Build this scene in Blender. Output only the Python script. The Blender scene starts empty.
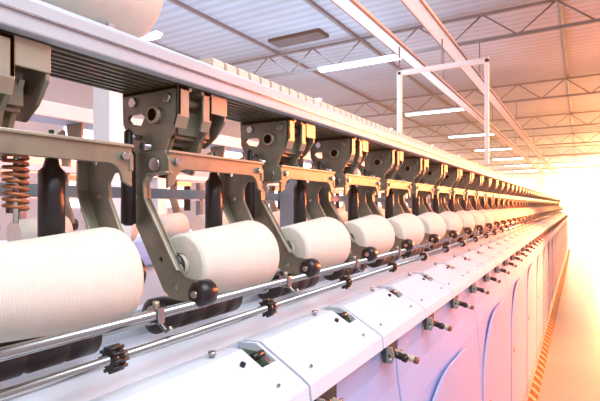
import bpy, bmesh, math, random
from mathutils import Vector, Matrix
random.seed(4)
ZC=1.35; S=0.29; TH=math.atan(280/467.0)
scene=bpy.context.scene
scene.view_settings.view_transform='Standard'
COL=scene.collection

# ---------------------------------------------------------------- materials
def mat(name,col,rough=.5,metal=0,bump=None,noise=0,emit=None,spec=.5,noise_scale=8):
    m=bpy.data.materials.new(name); m.use_nodes=True
    nt=m.node_tree; b=nt.nodes['Principled BSDF']
    b.inputs['Roughness'].default_value=rough; b.inputs['Metallic'].default_value=metal
    b.inputs['Specular IOR Level'].default_value=spec
    tc=nt.nodes.new('ShaderNodeTexCoord')
    n=nt.nodes.new('ShaderNodeTexNoise'); n.inputs['Scale'].default_value=noise_scale
    nt.links.new(tc.outputs['Object'],n.inputs['Vector'])
    r=nt.nodes.new('ShaderNodeValToRGB')
    k=noise
    r.color_ramp.elements[0].position=.3; r.color_ramp.elements[1].position=.7
    r.color_ramp.elements[0].color=(col[0]*(1-k),col[1]*(1-k),col[2]*(1-k),1)
    r.color_ramp.elements[1].color=(min(1,col[0]*(1+k)),min(1,col[1]*(1+k)),min(1,col[2]*(1+k)),1)
    nt.links.new(n.outputs['Fac'],r.inputs['Fac'])
    nt.links.new(r.outputs['Color'],b.inputs['Base Color'])
    if bump:
        kind,scale,strength=bump
        w=None
        if kind=='yarn':
            w=nt.nodes.new('ShaderNodeTexWave'); w.wave_type='BANDS'; w.bands_direction='Y'
            w.inputs['Scale'].default_value=scale; w.inputs['Distortion'].default_value=6
            w.inputs['Detail'].default_value=3
            mx=nt.nodes.new('ShaderNodeMix'); mx.data_type='RGBA'; mx.blend_type='MULTIPLY'; mx.inputs[0].default_value=.10
            nt.links.new(r.outputs['Color'],mx.inputs[6]); nt.links.new(w.outputs['Color'],mx.inputs[7])
            nt.links.new(mx.outputs[2],b.inputs['Base Color'])
        elif kind=='rib':
            w=nt.nodes.new('ShaderNodeTexWave'); w.wave_type='BANDS'; w.bands_direction='Y'
            w.inputs['Scale'].default_value=scale
            mx=nt.nodes.new('ShaderNodeMix'); mx.data_type='RGBA'; mx.blend_type='MULTIPLY'; mx.inputs[0].default_value=.2
            nt.links.new(r.outputs['Color'],mx.inputs[6]); nt.links.new(w.outputs['Color'],mx.inputs[7])
            nt.links.new(mx.outputs[2],b.inputs['Base Color'])
        else:
            w=nt.nodes.new('ShaderNodeTexNoise'); w.inputs['Scale'].default_value=scale
        nt.links.new(tc.outputs['Object'],w.inputs['Vector']); out=w.outputs['Fac']
        bp=nt.nodes.new('ShaderNodeBump'); bp.inputs['Strength'].default_value=strength
        bp.inputs['Distance'].default_value=.002
        nt.links.new(out,bp.inputs['Height']); nt.links.new(bp.outputs['Normal'],b.inputs['Normal'])
    if emit:
        b.inputs['Emission Color'].default_value=(*emit[0],1); b.inputs['Emission Strength'].default_value=emit[1]
    return m
M_YARN=mat('yarn',(.80,.745,.65),.95,0,('yarn',120,.2),.04,spec=.1,noise_scale=30)
M_BRONZE=mat('olive_metal',(.235,.225,.165),.36,.4,('noise',200,.12),.22,noise_scale=25)
M_BRONZE2=mat('tan_metal',(.38,.36,.275),.34,.45,None,.12,noise_scale=25)
M_STEEL=mat('steel',(.52,.51,.49),.2,.95,None,.06)
M_BLACK=mat('black_plastic',(.012,.012,.014),.3,0,None,.1)
M_WHITE=mat('white_paint',(.68,.76,.87),.35,0,None,.03,noise_scale=6)
M_GREY=mat('grey_paint',(.50,.57,.63),.4,.1,None,.04)
M_DARK=mat('dark_grey_green',(.05,.06,.055),.5,.2,None,.15)
M_GREEN=mat('dark_green',(.03,.09,.04),.5,0,None,.15)
M_LAV=mat('lavender_panel',(.38,.48,.80),.4,0,None,.03,noise_scale=3)
M_LAV2=mat('lavender_light',(.39,.49,.80),.38,0,None,.03,noise_scale=3)
M_COPPER=mat('rust_spring',(.34,.13,.06),.4,.6,None,.1)
M_CREAM=mat('cream_plastic',(.68,.61,.50),.6,0,None,.05)
M_TAN=mat('tan_peg',(.62,.36,.16),.5,0,None,.1)
M_RED=mat('red_tip',(.35,.10,.05),.45,0,None,.1)
M_FLOOR=mat('floor_paint',(.38,.35,.35),.3,0,('noise',30,.1),.06,noise_scale=2)
M_CEIL=mat('ceiling_sheet',(.40,.50,.64),.7,0,('rib',1.6,.6),.14,noise_scale=.6)
M_WALL=mat('wall_paint',(.60,.67,.77),.8,0,None,.04,noise_scale=1)
M_TRUSS=mat('truss_paint',(.18,.20,.24),.5,.2,None,.1)
M_BEAM=mat('cream_beam',(.90,.90,.90),.5,0,None,.03)
M_TUBE=mat('fluorescent',(1,1,1),.5,0,None,0,((1,.98,.95),10))
M_WIN=mat('window_light',(1,1,1),.5,0,None,0,((.90,.95,1),2.2))
M_SUNWIN=mat('sunlit_window',(1,1,1),.5,0,None,0,((1,.80,.50),12))

# ---------------------------------------------------------------- mesh tools
class MB:
    """builder; points are given as (a, y, z) with a = distance to the machine side, z relative to eye height"""
    def __init__(s): s.bm=bmesh.new(); s.mats=[]
    def mi(s,m):
        if m not in s.mats: s.mats.append(m)
        return s.mats.index(m)
    @staticmethod
    def W(a,y,z): return Vector((-a,y,ZC+z))
    def box(s,a0,a1,y0,y1,z0,z1,m):
        i=s.mi(m); v=[s.bm.verts.new(s.W(a,y,z)) for a in(a0,a1) for y in(y0,y1) for z in(z0,z1)]
        for f in((0,1,3,2),(4,6,7,5),(0,4,5,1),(2,3,7,6),(0,2,6,4),(1,5,7,3)):
            fc=s.bm.faces.new([v[k] for k in f]); fc.material_index=i
    def slab(s,pts,a0,a1,m):
        """polygon in (y,z) extruded along a"""
        i=s.mi(m); A=[s.bm.verts.new(s.W(a0,y,z)) for y,z in pts]; B=[s.bm.verts.new(s.W(a1,y,z)) for y,z in pts]; n=len(pts)
        s.bm.faces.new(A).material_index=i; s.bm.faces.new(B).material_index=i
        for k in range(n): s.bm.faces.new((A[k],A[(k+1)%n],B[(k+1)%n],B[k])).material_index=i
    def lathe(s,p0,p1,prof,m,n=24,smooth=True,capped=True):
        i=s.mi(m); p0=s.W(*p0); p1=s.W(*p1); ax=(p1-p0); L=ax.length; ax.normalize()
        up=Vector((0,0,1)) if abs(ax.z)<.9 else Vector((1,0,0))
        u=ax.cross(up).normalized(); w=ax.cross(u).normalized()
        rings=[]
        for t,r in prof:
            c=p0+ax*(t*L)
            rings.append([s.bm.verts.new(c+(u*math.cos(2*math.pi*k/n)+w*math.sin(2*math.pi*k/n))*max(r,1e-5)) for k in range(n)])
        for A,B in zip(rings,rings[1:]):
            for k in range(n):
                f=s.bm.faces.new((A[k],A[(k+1)%n],B[(k+1)%n],B[k])); f.material_index=i; f.smooth=smooth
        if capped:
            for R in(rings[0],rings[-1]):
                f=s.bm.faces.new(R); f.material_index=i
    def cyl(s,p0,p1,r,m,n=16,r2=None):
        s.lathe(p0,p1,[(0,r),(1,r if r2 is None else r2)],m,n)
    def plate(s,outer,holes,y0,y1,m):
        i=s.mi(m); bm=bmesh.new(); ed=[]
        def loop(pts):
            v=[bm.verts.new(s.W(a,y0,z)) for a,z in pts]
            for k in range(len(v)): ed.append(bm.edges.new((v[k],v[(k+1)%len(v)])))
        loop(outer)
        for h in holes:
            if len(h)==3 and isinstance(h[0],float):
                a,z,r=h; loop([(a+r*math.cos(t*math.pi/6),z+r*math.sin(t*math.pi/6)) for t in range(12)])
            else: loop(h)
        bmesh.ops.triangle_fill(bm,edges=ed,use_beauty=True)
        fs=[f for f in bm.faces]
        r=bmesh.ops.extrude_face_region(bm,geom=fs)
        vs=[e for e in r['geom'] if isinstance(e,bmesh.types.BMVert)]
        bmesh.ops.translate(bm,verts=vs,vec=(0,y1-y0,0))
        bmesh.ops.recalc_face_normals(bm,faces=bm.faces)
        bmesh.ops.dissolve_limit(bm,angle_limit=.02,verts=bm.verts,edges=bm.edges)
        mp={}
        for v in bm.verts: mp[v]=s.bm.verts.new(v.co)
        for f in bm.faces:
            try:
                nf=s.bm.faces.new([mp[v] for v in f.verts]); nf.material_index=i
            except ValueError: pass
        bm.free()
    def tube(s,pts,r,m,n=8):
        i=s.mi(m); P=[s.W(*p) for p in pts]; rings=[]
        for k,p in enumerate(P):
            t=(P[min(k+1,len(P)-1)]-P[max(k-1,0)]).normalized()
            up=Vector((0,0,1)) if abs(t.z)<.9 else Vector((1,0,0))
            u=t.cross(up).normalized(); w=t.cross(u).normalized()
            rings.append([s.bm.verts.new(p+(u*math.cos(2*math.pi*q/n)+w*math.sin(2*math.pi*q/n))*r) for q in range(n)])
        for A,B in zip(rings,rings[1:]):
            for q in range(n):
                f=s.bm.faces.new((A[q],A[(q+1)%n],B[(q+1)%n],B[q])); f.material_index=i; f.smooth=True
        s.bm.faces.new(rings[0]).material_index=i; s.bm.faces.new(rings[-1]).material_index=i
    def mesh(s,name,origin=(0,0,0),bevel=0):
        o=s.W(*origin) if origin!=(0,0,0) else Vector((0,0,0))
        bmesh.ops.translate(s.bm,verts=s.bm.verts,vec=-o)
        bmesh.ops.recalc_face_normals(s.bm,faces=s.bm.faces)
        me=bpy.data.meshes.new(name); s.bm.to_mesh(me); s.bm.free()
        for m in s.mats: me.materials.append(m)
        return me
def W(a,y,z): return MB.W(a,y,z)

def obj(name,me,loc=(0,0,0),parent=None,bevel=0):
    o=bpy.data.objects.new(name,me); COL.objects.link(o); o.location=loc
    if parent: o.parent=parent
    if bevel:
        b=o.modifiers.new('bevel','BEVEL'); b.width=bevel; b.segments=2; b.limit_method='ANGLE'
    return o
def tag(o,label,cat,group=None,kind=None):
    o['label']=label; o['category']=cat
    if group:o['group']=group
    if kind:o['kind']=kind
def structure(name,me,label=None):
    o=obj(name,me); o['kind']='structure'
    if label: o['label']=label
    return o

class Part:
    def __init__(s,name,mb,bevel=0,children=(),label=None):
        s.name=name; s.mb=mb; s.bevel=bevel; s.children=list(children); s.label=label; s.me=None
class Thing:
    def __init__(s,name,origin,parts,label,cat,group):
        s.name=name; s.o=origin; s.parts=parts; s.label=label; s.cat=cat; s.group=group
        for p in parts: s.prep(p)
        bm=bmesh.new(); mats=[]
        def add(p):
            if p.name=='spring': return
            me=p.me.copy()
            remap=[]
            for m in p.me.materials:
                if m not in mats: mats.append(m)
                remap.append(mats.index(m))
            for f in me.polygons: f.material_index=remap[f.material_index]
            bm.from_mesh(me)
            for c in p.children: add(c)
        for p in parts: add(p)
        s.joined=bpy.data.meshes.new(name+'_simple'); bm.to_mesh(s.joined); bm.free()
        for m in mats: s.joined.materials.append(m)
    def prep(s,p):
        p.me=p.mb.mesh(p.name,s.o)
        for c in p.children: s.prep(c)
    def place(s,dy,full=True,label=None,da=0,dz=0,turn=False,skip=(),group=None):
        loc=W(*s.o)+Vector((-da,dy,dz))
        if not full:
            e=obj(s.name,s.joined,loc)
        else:
            e=bpy.data.objects.new(s.name,None); COL.objects.link(e); e.location=loc; e.empty_display_size=.05
            def rec(p,par):
                if p.name in skip: return
                if p_obj.get(id(p)) is None:
                    c=bpy.data.objects.new(p.name,p.me)
                    if p.bevel:
                        b=c.modifiers.new('bevel','BEVEL'); b.width=p.bevel; b.segments=2; b.limit_method='ANGLE'
                    if p.label: c['label']=p.label
                    p_obj[id(p)]=c
                else: c=p_obj[id(p)].copy()
                c.parent=par; COL.objects.link(c)
                for q in p.children: rec(q,c)
            for p in s.parts: rec(p,e)
        if turn: e.rotation_euler=(0,0,math.pi)
        tag(e,label or s.label,s.cat,group or s.group)
        return e
p_obj={}

N=56; FULL=12
# ================================================================= yarn package (cone)
Y0=.205; Y1=.382
AX=.5; AZ=-.088
mb=MB(); mb.lathe((AX,Y0,AZ),(AX,Y1,AZ),[(0,.018),(0,.040),(.015,.045),(.04,.0465),(.5,.0535),(.93,.0610),(.965,.0600),(.985,.057),(1,.050),(1,.018)],M_YARN,48,capped=False)
mb2=MB(); mb2.lathe((AX,Y0-.012,AZ),(AX,Y1+.008,AZ),[(0,.014),(0,.0165),(1,.0185),(1,.015)],M_CREAM,24)
PACK=Thing('yarn_package',(AX,Y0,AZ),[Part('yarn_winding',mb),Part('paper_cone',mb2,label='cream paper cone core')],
  'cream conical yarn package held in a winder cradle','yarn package','yarn packages on the winding machine')

# ================================================================= winding unit
yl=.178; yr=.408
def thick(pts,w):
    L=[];R=[]
    for k,p in enumerate(pts):
        a=Vector(pts[max(k-1,0)]); b=Vector(pts[min(k+1,len(pts)-1)]); t=(b-a).normalized(); n=Vector((-t.y,t.x))
        ww=w[k] if isinstance(w,(list,tuple)) else w
        L.append(tuple(Vector(p)+n*ww/2)); R.append(tuple(Vector(p)-n*ww/2))
    return L+R[::-1]
armL=[(.496,.064),(.504,.078),(.580,.078),(.590,.068),(.592,.020),(.584,.000),(.506,-.122),(.492,-.131),(.430,-.135),(.421,-.120),(.427,-.104),(.462,-.099),(.474,-.090),(.540,.010),(.542,.032),(.534,.042),(.496,.044)]
mbL=MB(); mbL.plate(armL,[(.574,.060,.005),(.566,.012,.004),(.512,-.078,.004),(.484,-.115,.005)],yl,yl+.006,M_BRONZE)
fl=armL[2:9]
def inset(pl,d):
    out=[]
    for k,p in enumerate(pl):
        a=Vector(pl[max(k-1,0)]); b=Vector(pl[min(k+1,len(pl)-1)]); t=(b-a).normalized(); n=Vector((t.y,-t.x)); out.append(tuple(Vector(p)+n*d))
    return out
mbL.plate(fl+inset(fl,.004)[::-1],[],yl+.005,yl+.018,M_BRONZE2)
fi=armL[12:]
mbL.plate(fi+inset(fi,.004)[::-1],[],yl-.005,yl+.008,M_BRONZE2)
mbk=MB(); mbk.lathe((.435,yl-.012,-.118),(.435,yl+.02,-.118),[(0,.010),(.08,.0150),(.2,.0175),(.8,.0175),(.92,.0150),(1,.010)],M_BLACK,28)
mbk.cyl((.435,yl-.015,-.118),(.435,yl-.011,-.118),.005,M_STEEL,12)
mbh=MB(); mbh.lathe((AX,yl+.005,AZ),(AX,yl+.024,AZ),[(0,.022),(.4,.022),(1,.014)],M_BLACK,24)
armR=[(.496,.064),(.504,.078),(.574,.078),(.584,.068),(.586,.020),(.576,-.004),(.526,-.098),(.512,-.110),(.490,-.108),(.484,-.090),(.538,.008),(.540,.030),(.532,.042),(.496,.044)]
mbR=MB(); mbR.plate(armR,[(.568,.058,.005),(.560,.012,.004),(.535,-.045,.004)],yr-.006,yr,M_BRONZE)
fr=armR[2:7]
mbR.plate(fr+inset(fr,.004)[::-1],[],yr-.022,yr-.005,M_BRONZE2)
mbR.lathe((AX,yr-.02,AZ),(AX,yr+.004,AZ),[(0,.014),(.4,.024),(1,.024)],M_BLACK,24)
mbT=MB(); mbT.box(.504,.578,yl+.006,yr-.006,.074,.078,M_BRONZE)
def web(y0,y1,z0,z1,rc):
    pts=[(y0,z1),(y0,z0-rc*1.3)]
    for k in range(7):
        t=math.pi-k*math.pi/12; pts.append((y0+.014+rc+rc*math.cos(t),z0-rc+rc*math.sin(t)))
    for k in range(7):
        t=math.pi/2-k*math.pi/12; pts.append((y1-.014-rc+rc*math.cos(t),z0-rc+rc*math.sin(t)))
    pts+=[(y1,z0-rc*1.3),(y1,z1)]
    return pts
mbT.slab(web(yl+.001,yr-.001,.052,.076,.022),.498,.503,M_BRONZE)
mbT.box(.4945,.498,yl,yr,.074,.078,M_BRONZE2)
for yy in (.194,.394): mbT.cyl((.498,yy,.062),(.492,yy,.062),.006,M_STEEL,6)
mbT.cyl((.575,yl-.004,.045),(.575,yl+.0,.045),.009,M_STEEL,6)
mbT.cyl((.520,yl-.006,.058),(.520,yl+.0,.058),.010,M_STEEL,16)
# bracket plates
ZB=.170
out=[(.484,ZB),(.484,.128),(.490,.112),(.504,.096),(.514,.068),(.530,.052),(.556,.052),(.574,.072),(.588,.104),(.600,.122),(.602,ZB)]
slot=[(.552,.130),(.560,.136),(.585,.136),(.590,.130),(.582,.122),(.560,.118)]
mP1=MB(); mP1.plate(out,[(.528,.130,.009),(.575,.153,.006),(.503,.152,.006),(.545,.085,.007),slot],.184,.190,M_BRONZE)
mP1.box(.484,.600,.184,.212,ZB-.006,ZB,M_BRONZE2)
mP1.plate([(.484,ZB),(.488,ZB),(.488,.128),(.494,.112),(.490,.110),(.484,.126)],[],.184,.206,M_BRONZE2)
mP2=MB(); mP2.plate(out,[(.528,.130,.009),(.575,.150,.006),(.503,.152,.006)],.248,.254,M_BRONZE)
mP2.box(.484,.600,.232,.256,ZB-.006,ZB,M_BRONZE2)
mP2.plate([(.484,ZB),(.488,ZB),(.488,.128),(.494,.112),(.490,.110),(.484,.126)],[],.236,.254,M_BRONZE2)
mP3=MB(); mP3.plate([(.486,ZB),(.486,.132),(.505,.108),(.530,.092),(.552,.096),(.575,.126),(.580,ZB)],[(.530,.128,.007),(.56,.15,.005)],.286,.291,M_BRONZE)
mP3.plate([(.486,ZB),(.486,.155),(.58,.155),(.58,ZB)],[],.254,.286,M_BRONZE)
mP3.box(.484,.488,.254,.291,.140,ZB,M_BRONZE2)
mPv=MB(); mPv.cyl((.528,.176,.130),(.528,.305,.130),.009,M_STEEL,20)
for yy in(.176,.262,.293): mPv.lathe((.528,yy,.130),(.528,yy+.010,.130),[(0,.0125),(1,.0125)],M_BRONZE2,20)
mPv.cyl((.503,.192,.152),(.503,.250,.152),.006,M_BRONZE2,12)
mPv.cyl((.545,.174,.085),(.545,.262,.085),.007,M_STEEL,12)
mPv.cyl((.503,.178,.152),(.503,.185,.152),.0075,M_STEEL,6)
mPv.cyl((.575,.179,.153),(.575,.185,.153),.0075,M_STEEL,6)
mLk=MB()
for yy in(.206,.268): mLk.plate(thick([(.518,.138),(.530,.108),(.542,.080),(.550,.050)],[.034,.030,.028,.022]),[(.532,.098,.005)],yy,yy+.006,M_BRONZE2)
mLk.box(.512,.552,.206,.274,.098,.103,M_BRONZE)
mLk.box(.506,.510,.206,.274,.104,.140,M_BRONZE)
def damper(y):
    mD=MB(); mD.lathe((.545,y,-.050),(.545,y,.056),[(0,.008),(.04,.0150),(.85,.0150),(.9,.010),(1,.007)],M_BLACK,20)
    mD.cyl((.545,y,.056),(.545,y,.09),.0035,M_STEEL,10); mD.cyl((.545,y,-.06),(.545,y,-.050),.004,M_STEEL,10)
    return mD
x=MB(); pts=[]
for k in range(9*10+1):
    t=k/10*2*math.pi; pts.append((.525+.0115*math.cos(t),.276+.0115*math.sin(t),-.006+.062*k/90))
x.tube(pts,.0021,M_COPPER,6); x.cyl((.525,.276,-.020),(.525,.276,.074),.003,M_STEEL,8)
mH=MB(); mH.lathe((.562,.163,-.030),(.562,.163,.110),[(0,.005),(.03,.0105),(.75,.010),(.78,.006),(.97,.006),(1,.003)],M_BLACK,16)
mH.cyl((.562,.163,.100),(.562,.188,.100),.004,M_STEEL,8)
UNIT=Thing('winding_unit',(.545,.19,ZB),[
  Part('bracket_plate',mP1,.001),Part('bracket_plate',mP2,.001),Part('bracket_plate',mP3,.001),Part('pivot_rod',mPv,0,label='polished steel pivot rod'),
  Part('link_lever',mLk,.0008),
  Part('package_cradle',mbT,.001,[Part('cradle_arm',mbL,.001),Part('cradle_arm',mbR,.001),Part('knob',mbk,label='round black knob'),Part('hub',mbh,label='black centring hub')]),
  Part('damper',damper(.328),label='black damper cylinder'),Part('spring',x,label='rusty coil spring'),Part('lever_handle',mH,label='slim black lever handle')],
  'olive-brown metal winding unit with cradle arms and black knob','winding unit','winding units under the beam')

# drum
DA=.552; DZ=-.168; dr=.027
mDr=MB(); mDr.lathe((DA,.20,DZ),(DA,.385,DZ),[(0,.018),(.01,dr),(.2,dr),(.22,dr-.003),(.26,dr),(.48,dr),(.5,dr-.004),(.54,dr),(.75,dr),(.77,dr-.003),(.80,dr),(.99,dr),(1,.018)],M_BLACK,36)
mDc=MB(); mDc.cyl((DA,.19,DZ),(DA,.395,DZ),.012,M_STEEL,16)
DRUM=Thing('winding_drum',(DA,.20,DZ),[Part('drum_shell',mDr),Part('drum_hub',mDc,label='steel drum hub')],'black grooved winding drum beneath a yarn package','drum','winding drums')

# cover box
yb0=.295+.002; yb1=.583-.002; yn=.540
prof=[(.455,-.262),(.455,-.212),(.422,-.210),(.346,-.252),(.334,-.260),(.331,-.284),(.345,-.286)]
mC=MB(); mC.plate(prof,[],yb0,yn,M_WHITE)
mC.plate([(.455,-.262),(.455,-.25),(.396,-.25),(.386,-.2299),(.346,-.252),(.334,-.260),(.331,-.284),(.345,-.286)],[],yn,yb1-.006,M_WHITE)
mC.plate(prof,[],yb1-.006,yb1,M_WHITE)
mG=MB(); mG.plate([(.45,-.25),(.45,-.222),(.418,-.222),(.397,-.233),(.397,-.25)],[],yn+.001,yb1-.007,M_GREEN)
mG.cyl((.408,yn+.004,-.222),(.408,yb1-.010,-.222),.006,M_BLACK,10)
mG.plate(thick([(.40,-.228),(.391,-.220),(.383,-.226)],.004),[],yn+.012,yn+.017,M_STEEL)
def btn(p,q,r,m):
    x=MB(); x.cyl(p,q,r,m,14); return x
mN2=MB(); mN2.lathe((.435,.49,-.212),(.435,.49,-.202),[(0,.004),(.6,.004),(.62,.006),(1,.006)],M_STEEL,12)
BOX=Thing('cover_box',(.40,yb0,-.26),[Part('cover_shell',mC,.0010),Part('tension_device',mG,0,label='green and black tension device in a notch'),
  Part('button',btn((.400,.512,-.2225),(.398,.512,-.218),.004,M_BLACK)),Part('knob',mN2),Part('screw',btn((.354,.33,-.249),(.351,.33,-.2445),.0025,M_STEEL)),Part('screw',btn((.354,.53,-.249),(.351,.53,-.2445),.0025,M_STEEL))],
  'white sloping metal cover box along the machine front','machine cover','cover boxes along the machine')

RA=(.440,-.1325); RB=(.430,-.165)
mX=MB(); yc=.328
mX.lathe((RB[0],yc-.008,RB[1]),(RB[0],yc+.008,RB[1]),[(0,.010),(.1,.012),(.35,.012),(.36,.010),(.64,.010),(.65,.012),(.9,.012),(1,.010)],M_BLACK,20)
for k in range(10):
    t=k*math.pi/5; mX.cyl((RB[0]+.0125*math.cos(t),yc-.009,RB[1]+.0125*math.sin(t)),(RB[0]+.0125*math.cos(t),yc+.009,RB[1]+.0125*math.sin(t)),.002,M_BLACK,6)
CLIP=Thing('rod_collar',(RB[0],yc,RB[1]),[Part('collar_ring',mX)],'black ribbed collar on the lower steel rod','collar','collars on the guide rod')
mY=MB(); yg=.395
mY.box(RA[0]-.010,RA[0]+.010,yg-.005,yg+.005,RA[1]-.010,RA[1]+.009,M_STEEL)
mY.plate(thick([(RA[0]-.005,RA[1]-.008),(RA[0]-.018,RA[1]-.018),(RA[0]-.026,RA[1]-.012)],.005),[],yg-.002,yg+.002,M_STEEL)
mYt=MB(); mYt.cyl((RA[0],yg,RA[1]+.008),(RA[0],yg,RA[1]+.016),.004,M_BRONZE2,8)
GUIDE=Thing('yarn_guide',(RA[0],yg,RA[1]),[Part('guide_block',mY,.001),Part('screw',mYt)],'small steel yarn guide clamped on a rod','yarn guide','yarn guides on the rod')

mQ=MB(); yq=.335; q0=.022
mQ.lathe((.345,yq,-.320+q0),(.296,yq,-.332+q0),[(0,.007),(.2,.008),(.22,.0105),(.42,.0105),(.44,.007),(.78,.007),(.8,.0085),(.95,.008),(1,.005)],M_BLACK,20)
mQ2=MB(); mQ2.lathe((.345,yq+.034,-.328+q0),(.288,yq+.034,-.343+q0),[(0,.006),(.7,.005),(.72,.007),(.9,.0065),(1,.004)],M_CREAM,16)
mQr=MB(); mQr.lathe((.293,yq+.034,-.3417+q0),(.284,yq+.034,-.3441+q0),[(0,.0074),(.8,.0065),(1,.004)],M_RED,16)
mQ3=MB(); mQ3.plate([(.335,-.308+q0),(.335,-.340+q0),(.322,-.340+q0),(.318,-.325+q0),(.322,-.308+q0)],[(.328,-.325+q0,.003)],yq-.020,yq-.016,M_BRONZE2)
mQ3.box(.334,.342,yq-.020,yq+.046,-.340+q0,-.308+q0,M_DARK)
mQ3.cyl((.326,yq-.024,-.332+q0),(.326,yq+.048,-.332+q0),.003,M_STEEL,8)
PEG=Thing('bobbin_peg',(.335,yq,-.30),[Part('peg_mount',mQ3),Part('black_peg',mQ),Part('cream_peg',mQ2,0,[Part('peg_tip',mQr,label='dark red peg tip')],label='cream pointed peg')],
  'black and cream bobbin pegs under the white cover','bobbin peg','bobbin pegs under the covers')

for i in range(N):
    full=i<FULL; dy=i*S
    UNIT.place(dy,full,skip=() if i==0 else ('spring',))
    PACK.place(dy,full); DRUM.place(dy,full); CLIP.place(dy,full); GUIDE.place(dy,full)
    PEG.place(dy,full); BOX.place(dy,full)
    if i==0: BOX.place(-S,full)

YE=N*S+.5
def long_thing(name,fn,label,cat,bevel=0,group=None):
    mb=MB(); fn(mb); o=obj(name,mb.mesh(name),bevel=bevel); tag(o,label,cat,group); return o
beam=bpy.data.objects.new('machine_beam',None); COL.objects.link(beam)
tag(beam,'long pale grey steel beam above the winding units','machine beam')
m=MB(); m.plate([(.470,.172),(.466,.204),(.474,.210),(.60,.210),(.60,.186),(.488,.186),(.488,.172)],[],-1.2,YE,M_GREY); obj('beam_body',m.mesh('beam_body'),parent=beam,bevel=.002)
m=MB(); m.box(.489,.61,-1.2,YE,.1740,.1855,M_DARK)
for q in range(8): m.box(.492+q*.015,.497+q*.015,-1.2,YE,.1705,.1745,M_BRONZE)
obj('beam_slot',m.mesh('beam_slot'),parent=beam)
m=MB(); m.box(.4655,.4685,-1.2,YE,.188,.190,M_STEEL); obj('trim_strip',m.mesh('trim_strip'),parent=beam)
long_thing('guide_rod',lambda m:m.cyl((RA[0],-1.2,RA[1]),(RA[0],YE,RA[1]),.0062,M_STEEL,16),'thick polished steel guide rod','steel rod')
long_thing('guide_rod',lambda m:m.cyl((RB[0],-1.2,RB[1]),(RB[0],YE,RB[1]),.0050,M_STEEL,16),'thin polished steel rod carrying black collars','steel rod')
long_thing('drum_shaft',lambda m:m.cyl((DA,-1.2,DZ),(DA,YE,DZ),.010,M_STEEL,16),'steel drive shaft through the drums','drive shaft')
def trough(m):
    m.plate([(.457,-.262),(.457,-.212),(.500,-.200),(.520,-.206),(.60,-.206),(.63,-.175),(.66,-.175),(.66,-.262)],[],-1.2,YE,M_WHITE)
long_thing('machine_trough',trough,'white steel trough running below the drums','machine trough')
long_thing('machine_plinth',lambda m:m.box(.36,.80,-1.2,YE,-1.35,-.287,M_GREY),'long grey machine plinth standing on the floor','machine plinth')
pp=[(.345,-.288),(.350,-.340),(.346,-.39),(.334,-.46),(.326,-.56),(.322,-.72),(.322,-1.34),(.330,-1.35)]
LP=S*3
mLp=MB(); mLp.plate(pp+[(.358,-1.35),(.358,-.288)],[],.003,LP-.003,M_LAV)
arch=[(.03,-1.34),(.03,-.72)]
for k in range(13):
    t=math.pi-k*math.pi/24; arch.append((.03+.34+.34*math.cos(t),-.72+.26*math.sin(t)))
for k in range(1,13):
    t=math.pi/2-k*math.pi/24; arch.append((.50+.34*math.cos(t),-.72+.26*math.sin(t)))
arch+=[(.84,-1.34)]
mLa=MB(); mLa.slab(arch,.317,.324,M_LAV2)
mLh=MB(); mLh.box(.311,.318,.10,.18,-.82,-.80,M_STEEL)
PAN=Thing('lower_panel',(.34,0,-1.35),[Part('panel_sheet',mLp,.003),Part('rounded_door',mLa,.003,[Part('latch',mLh)])],'pale lavender-blue lower panel with a rounded door','machine panel','lower access panels')
for k in range(-1,int(YE/LP)): PAN.place(k*LP+.13,k<8)
mF=MB(); mF.plate([(.316,-1.35),(.316,-1.275),(.302,-1.275),(.252,-1.315),(.247,-1.35)],[],0,.05,M_TAN)
FOOT=Thing('foot_bracket',(.316,0,-1.35),[Part('foot_body',mF,.002)],'small tan bracket at the machine foot','foot bracket','foot brackets along the base')
for k in range(100): FOOT.place(1.6+k*S/2,False)
long_thing('foot_rail',lambda m:m.box(.290,.316,-1.2,YE,-1.274,-1.262,M_STEEL),'thin steel rail above the foot brackets','rail')
mp=MB(); mp.box(.62,.66,0,.05,-.175,.186,M_GREY); mp.box(.612,.68,-.005,.055,.186,.213,M_DARK)
POST=Thing('frame_post',(.64,0,-.3),[Part('post_body',mp,.002)],'grey steel post carrying the top beam','machine post','machine posts')
for k in range(13): POST.place(k*S*4+1.0,False)
long_thing('rear_rail',lambda m:m.box(.665,.695,-1.2,YE,.012,.03,M_GREY),'pale grey rail behind the winding units','rail')

cc=bpy.data.objects.new('cable_chain',None); COL.objects.link(cc); tag(cc,'cream segmented cable chain lying on the beam','cable chain')
m=MB(); m.plate([(.53,.228),(.53,.245),(.535,.250),(.575,.250),(.58,.245),(.58,.228)],[],0,.027,M_CREAM); lk=m.mesh('chain_link',(.55,0,.22))
for k in range(98):
    obj('link',lk,W(.55,.60+k*.035,.22),cc)
long_thing('chain_tray',lambda m:(m.box(.525,.59,.3,YE,.2105,.2275,M_GREY)),'thin metal tray on top of the beam','tray')

mb=MB(); mb.lathe((.60,.20,.325),(.60,.50,.325),[(0,.02),(0,.060),(.03,.066),(.95,.070),(.985,.067),(1,.058),(1,.02)],M_YARN,48,capped=False)
mb2=MB(); mb2.lathe((.60,.19,.325),(.60,.51,.325),[(0,.016),(0,.02),(1,.02),(1,.016)],M_CREAM,24)
SP=Thing('spare_yarn_roll',(.60,.2,.325),[Part('yarn_winding',mb),Part('paper_tube',mb2,label='cream paper tube')],'large white yarn roll resting above the beam','yarn roll','spare yarn rolls')
SP.place(0,True)
def cradle_rest(m):
    for y in (.25,.43): m.plate([(.575,.2285),(.575,.262),(.58,.264),(.60,.252),(.62,.256),(.64,.270),(.655,.262),(.655,.2285)],[],y,y+.01,M_GREY)
    m.box(.60,.655,.0,.45,.2120,.2325,M_GREY)
long_thing('roll_rest',cradle_rest,'grey metal rest under a white yarn roll','roll rest')

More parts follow.
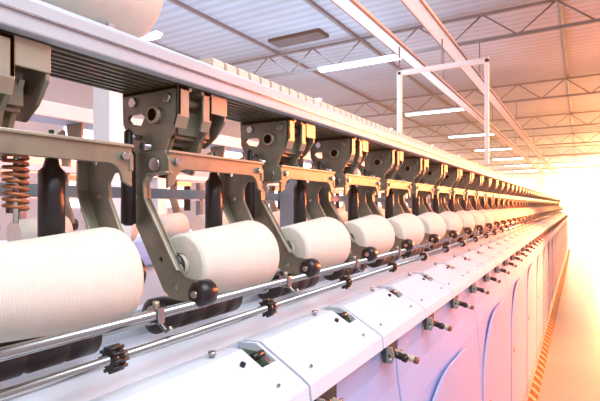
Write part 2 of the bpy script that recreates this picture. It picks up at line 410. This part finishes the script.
# ================================================================= second machine behind
a0=1.75; N2=30; ys=.4; y1=ys+N2*.3+.3
root=bpy.data.objects.new('neighbour_winder',None); COL.objects.link(root)
tag(root,'white upper frame of the neighbouring winding machine','winding machine','neighbouring machines')
def p(name,fn,bev=0):
    m=MB(); fn(m); return obj(name,m.mesh(name),parent=root,bevel=bev)
p('top_beam',lambda m:m.box(a0,a0+.16,ys,y1,.34,.40,M_WHITE),.004)
p('middle_rail',lambda m:m.box(a0+.02,a0+.06,ys,y1,.13,.155,M_WHITE),.003)
p('pipe_rail',lambda m:m.cyl((a0+.025,ys,.235),(a0+.025,y1,.235),.022,M_BEAM,14))
for k in range(0,N2,4):
    p('post',lambda m:(m.box(a0+.02,a0+.10,ys+k*.3,ys+k*.3+.06,-.168,.34,M_BEAM)))
for k in range(N2):
    def arm(m):
        y=ys+k*.3+.14
        m.plate(thick([(a0+.09,.30),(a0+.05,.18),(a0+.07,.04),(a0+.02,-.08)],.045),[],y,y+.012,M_BRONZE)
        m.plate([(a0+.01,.34),(a0+.12,.34),(a0+.10,.22),(a0+.04,.19)],[],y+.05,y+.06,M_BRONZE)
        m.cyl((a0+.03,y-.01,-.08),(a0+.03,y+.03,-.08),.025,M_BLACK,14)
        m.cyl((a0+.05,y+.09,-.03),(a0+.05,y+.09,.10),.018,M_BLACK,12)
        m.box(a0+.03,a0+.06,y,y+.10,.10,.12,M_BRONZE2)
    p('cradle_arm',arm)
root=bpy.data.objects.new('neighbour_cabinet',None); COL.objects.link(root)
tag(root,'white lower cabinet of the neighbouring winding machine','winding machine','neighbouring machines')
p('base_body',lambda m:m.box(a0-.1,a0+.5,ys,y1,-1.35,-.26,M_WHITE),.01)
p('drum_cover',lambda m:m.plate([(a0-.14,-.26),(a0-.14,-.22),(a0-.02,-.17),(a0+.3,-.17),(a0+.3,-.26)],[],ys,y1,M_LAV),.004)
mb=MB(); mb.lathe((a0-.082,0,-.100),(a0-.082,.18,-.100),[(0,.048),(.95,.064),(1,.060)],M_YARN,24)
RP=Thing('yarn_package',(a0-.082,0,-.09),[Part('yarn_winding',mb)],'cream yarn package on the neighbouring machine','yarn package','yarn packages on the neighbouring machine')
for k in range(30): RP.place(.4+k*.3+.17,False)
m=MB(); m.box(1.2,1.28,.90,.98,-1.35,2.85,M_BEAM); m.box(1.17,1.31,.87,1.01,-1.35,-1.33,M_GREY)
o=obj('support_column',m.mesh('support_column'),bevel=.003); tag(o,'white square support column between the machine rows','column')
def farrow(m):
    m.box(3.6,4.2,0,26,-1.35,-.3,M_WHITE); m.box(3.7,3.8,0,26,.25,.38,M_GREY); m.box(3.7,3.75,0,26,.05,.09,M_GREY)
    for k in range(40): m.box(3.7,3.76,k*.66,k*.66+.05,-.3,.25,M_TRUSS)
long_thing('winding_machine',farrow,'distant white winding machine in a far row','winding machine',0,'neighbouring machines')

# ================================================================= room
XL=-9.5; XR=2.2; YB=-3; YF=46; ZT=2.85
def quadbox(name,x0,x1,y0,y1,z0,z1,m):
    mb=MB(); mb.box(-x1,-x0,y0,y1,z0-ZC,z1-ZC,m); return structure(name,mb.mesh(name))
H=ZC+ZT
quadbox('floor',XL,XR,YB,YF,-.1,0,M_FLOOR)
quadbox('ceiling',XL,XR,YB,YF,H,H+.1,M_CEIL)
quadbox('wall_left',XL-.1,XL,YB,YF,0,H,M_WALL)
quadbox('wall_right',XR,XR+.1,YB,YF,0,H,M_WALL)
quadbox('wall_back',XL,XR,YB-.1,YB,0,H,M_WALL)
quadbox('wall_far',XL,XR,YF,YF+.1,0,H,M_WALL)
for k in range(9):
    y=1+k*5
    quadbox('window_%d'%(k+1),XL+.005,XL+.03,y,y+3.6,1.3,3.3,M_WIN)
quadbox('window_10',-2.6,2.1,YF-.03,YF-.005,.4,3.9,M_SUNWIN)
quadbox('window_11',-8.5,-3.4,YF-.03,YF-.005,1.2,3.7,M_WIN)

for k in range(9):
    y=2.6+k*4.6
    m=MB(); zb=2.38; zt=2.80
    b0=-2.1; b1=9.3
    m.box(b0,b1,y,y+.05,zb,zb+.045,M_TRUSS); m.box(b0,b1,y,y+.05,zt-.04,zt,M_TRUSS)
    n=12; st=(b1-b0)/n
    for q in range(n):
        A=b0+q*st
        m.cyl((A,y+.025,zb+.02),(A+st/2,y+.025,zt-.02),.013,M_TRUSS,6)
        m.cyl((A+st/2,y+.025,zt-.02),(A+st,y+.025,zb+.02),.013,M_TRUSS,6)
    o=obj('roof_truss',m.mesh('roof_truss')); tag(o,'grey steel lattice roof truss under the ceiling','roof truss','roof trusses')
for a in (-1.2,.2,3.2,4.8,6.4,8.0):
    m=MB(); m.box(a,a+.05,YB,YF,2.80,2.85,M_TRUSS); o=obj('purlin',m.mesh('purlin')); tag(o,'thin grey steel purlin along the roof','purlin','roof purlins')
for a,w in ((1.72,.13),(1.20,.13)):
    m=MB(); m.box(a,a+w,YB,YF-.1,1.78,1.84,M_BEAM); m.box(a-.01,a,YB,YF-.1,1.775,1.80,M_TRUSS); m.box(a+w,a+w+.01,YB,YF-.1,1.775,1.80,M_TRUSS)
    e=obj('overhead_rail',m.mesh('overhead_rail')); tag(e,'white overhead track rail hanging below the roof','overhead rail','overhead rails')
    for k in range(9):
        m=MB(); m.cyl((a+w/2,2.64+k*4.6,1.84),(a+w/2,2.64+k*4.6,2.38),.008,M_TRUSS,6); obj('hanger_rod',m.mesh('hanger_rod'),parent=e)
def hframe(y):
    m=MB()
    m.box(.80,1.76,y,y+.05,1.46,1.51,M_BEAM); m.box(1.72,1.77,y,y+.05,.73,1.5,M_BEAM); m.box(.80,.84,y,y+.05,.42,1.5,M_BEAM)
    e=obj('hanging_frame',m.mesh('hanging_frame'),bevel=.003); tag(e,'white square-tube frame hanging from the overhead rails','hanging frame','hanging frames')
    m=MB(); m.cyl((1.745,y+.015,1.5),(1.745,y+.015,1.78),.008,M_TRUSS,6); obj('hanger_rod',m.mesh('hanger_rod'),parent=e)
    m=MB(); m.cyl((1.27,y+.015,1.5),(1.27,y+.015,1.78),.008,M_TRUSS,6); obj('hanger_rod',m.mesh('hanger_rod'),parent=e)
hframe(5.07)
mt=MB(); mt.box(2.30,3.85,0,.12,.04,.075,M_WHITE)
ta=MB(); ta.cyl((2.33,.04,.02),(3.82,.04,.02),.018,M_TUBE,12)
tb=MB(); tb.cyl((2.33,.085,.02),(3.82,.085,.02),.018,M_TUBE,12)
CL=Thing('ceiling_light',(3.0,0,.06),[Part('housing',mt),Part('fluorescent_tube',ta),Part('fluorescent_tube',tb)],'white fluorescent tube light hanging from the roof','ceiling light','fluorescent lights')
for k in range(7): CL.place(7+k*4.6-.0,True,dz=2.28)
for k in range(6): CL.place(4.4+k*4.6,True,da=2.6,dz=2.28)
m=MB(); m.box(3.6,4.6,6.6,6.95,2.80,2.845,M_DARK)
for q in range(6): m.box(3.62,4.58,6.62+q*.055,6.64+q*.055,2.78,2.80,M_TRUSS)
o=obj('ceiling_vent',m.mesh('ceiling_vent')); tag(o,'dark rectangular louvred vent in the ceiling','ceiling vent')

# ================================================================= lights
R=math.radians
def area(name,loc,rot,sx,sy,power,col,spread=180):
    l=bpy.data.lights.new(name,'AREA'); l.shape='RECTANGLE'; l.size=sx; l.size_y=sy; l.energy=power; l.color=col; l.spread=R(spread)
    o=bpy.data.objects.new(name,l); COL.objects.link(o); o.location=loc; o.rotation_euler=rot; return o
def point(name,loc,power,col,r=.25):
    l=bpy.data.lights.new(name,'POINT'); l.energy=power; l.color=col; l.shadow_soft_size=r
    o=bpy.data.objects.new(name,l); COL.objects.link(o); o.location=loc; return o
def aim(o,target):
    d=Vector(target)-o.location; o.rotation_euler=d.to_track_quat('-Z','Y').to_euler()
area('overhead_fill',(1.0,-.1,3.2),(0,R(38),0),1.6,3.4,106,(.86,.95,1))  # unseen fill lamps added overhead; the roof has no opening
area('overhead_fill',(-3.5,4.5,4.0),(0,0,0),3,10,250,(.84,.93,1))
area('overhead_fill',(-3.5,20,4.0),(0,0,0),3,12,40,(1,.9,.8))
area('ceiling_fill',(-3.5,4.5,1.9),(R(180),0,0),3,9,150,(.80,.90,1))  # unseen lamp added below the roof to brighten the ceiling
o=area('warm_side_fill',(2.1,5.8,1.9),(0,0,0),1.0,2.0,430,(1,.17,.045),75); aim(o,(-.5,4.1,1.2))  # unseen orange lamp added to tint the machine; no opening in this wall
point('warm_glow_fill',(1.0,9.5,1.9),200,(1,.20,.045))  # unseen warm lamps added along the aisle to imitate sun glare
point('warm_glow_fill',(1.4,16,2.0),460,(1,.24,.055))
point('warm_glow_fill',(1.5,25,2.0),900,(1,.34,.09))
point('warm_glow_fill',(1.5,37,2.0),3000,(1,.55,.22))

# ================================================================= world: uniform orange emission added to imitate the sun's glow
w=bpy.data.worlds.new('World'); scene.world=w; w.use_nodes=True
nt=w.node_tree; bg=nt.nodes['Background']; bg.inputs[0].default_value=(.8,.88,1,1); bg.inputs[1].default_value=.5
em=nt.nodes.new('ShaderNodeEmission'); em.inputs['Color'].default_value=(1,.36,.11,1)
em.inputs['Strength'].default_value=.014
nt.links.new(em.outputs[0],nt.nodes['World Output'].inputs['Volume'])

# ================================================================= camera
cam=bpy.data.cameras.new('Camera'); co=bpy.data.objects.new('Camera',cam); COL.objects.link(co)
co.location=(0,0,ZC); co.rotation_euler=(R(90),0,TH)
cam.sensor_width=36; cam.lens=467*36/600; cam.shift_y=4.5/600; cam.clip_start=.02; cam.clip_end=200
scene.camera=co
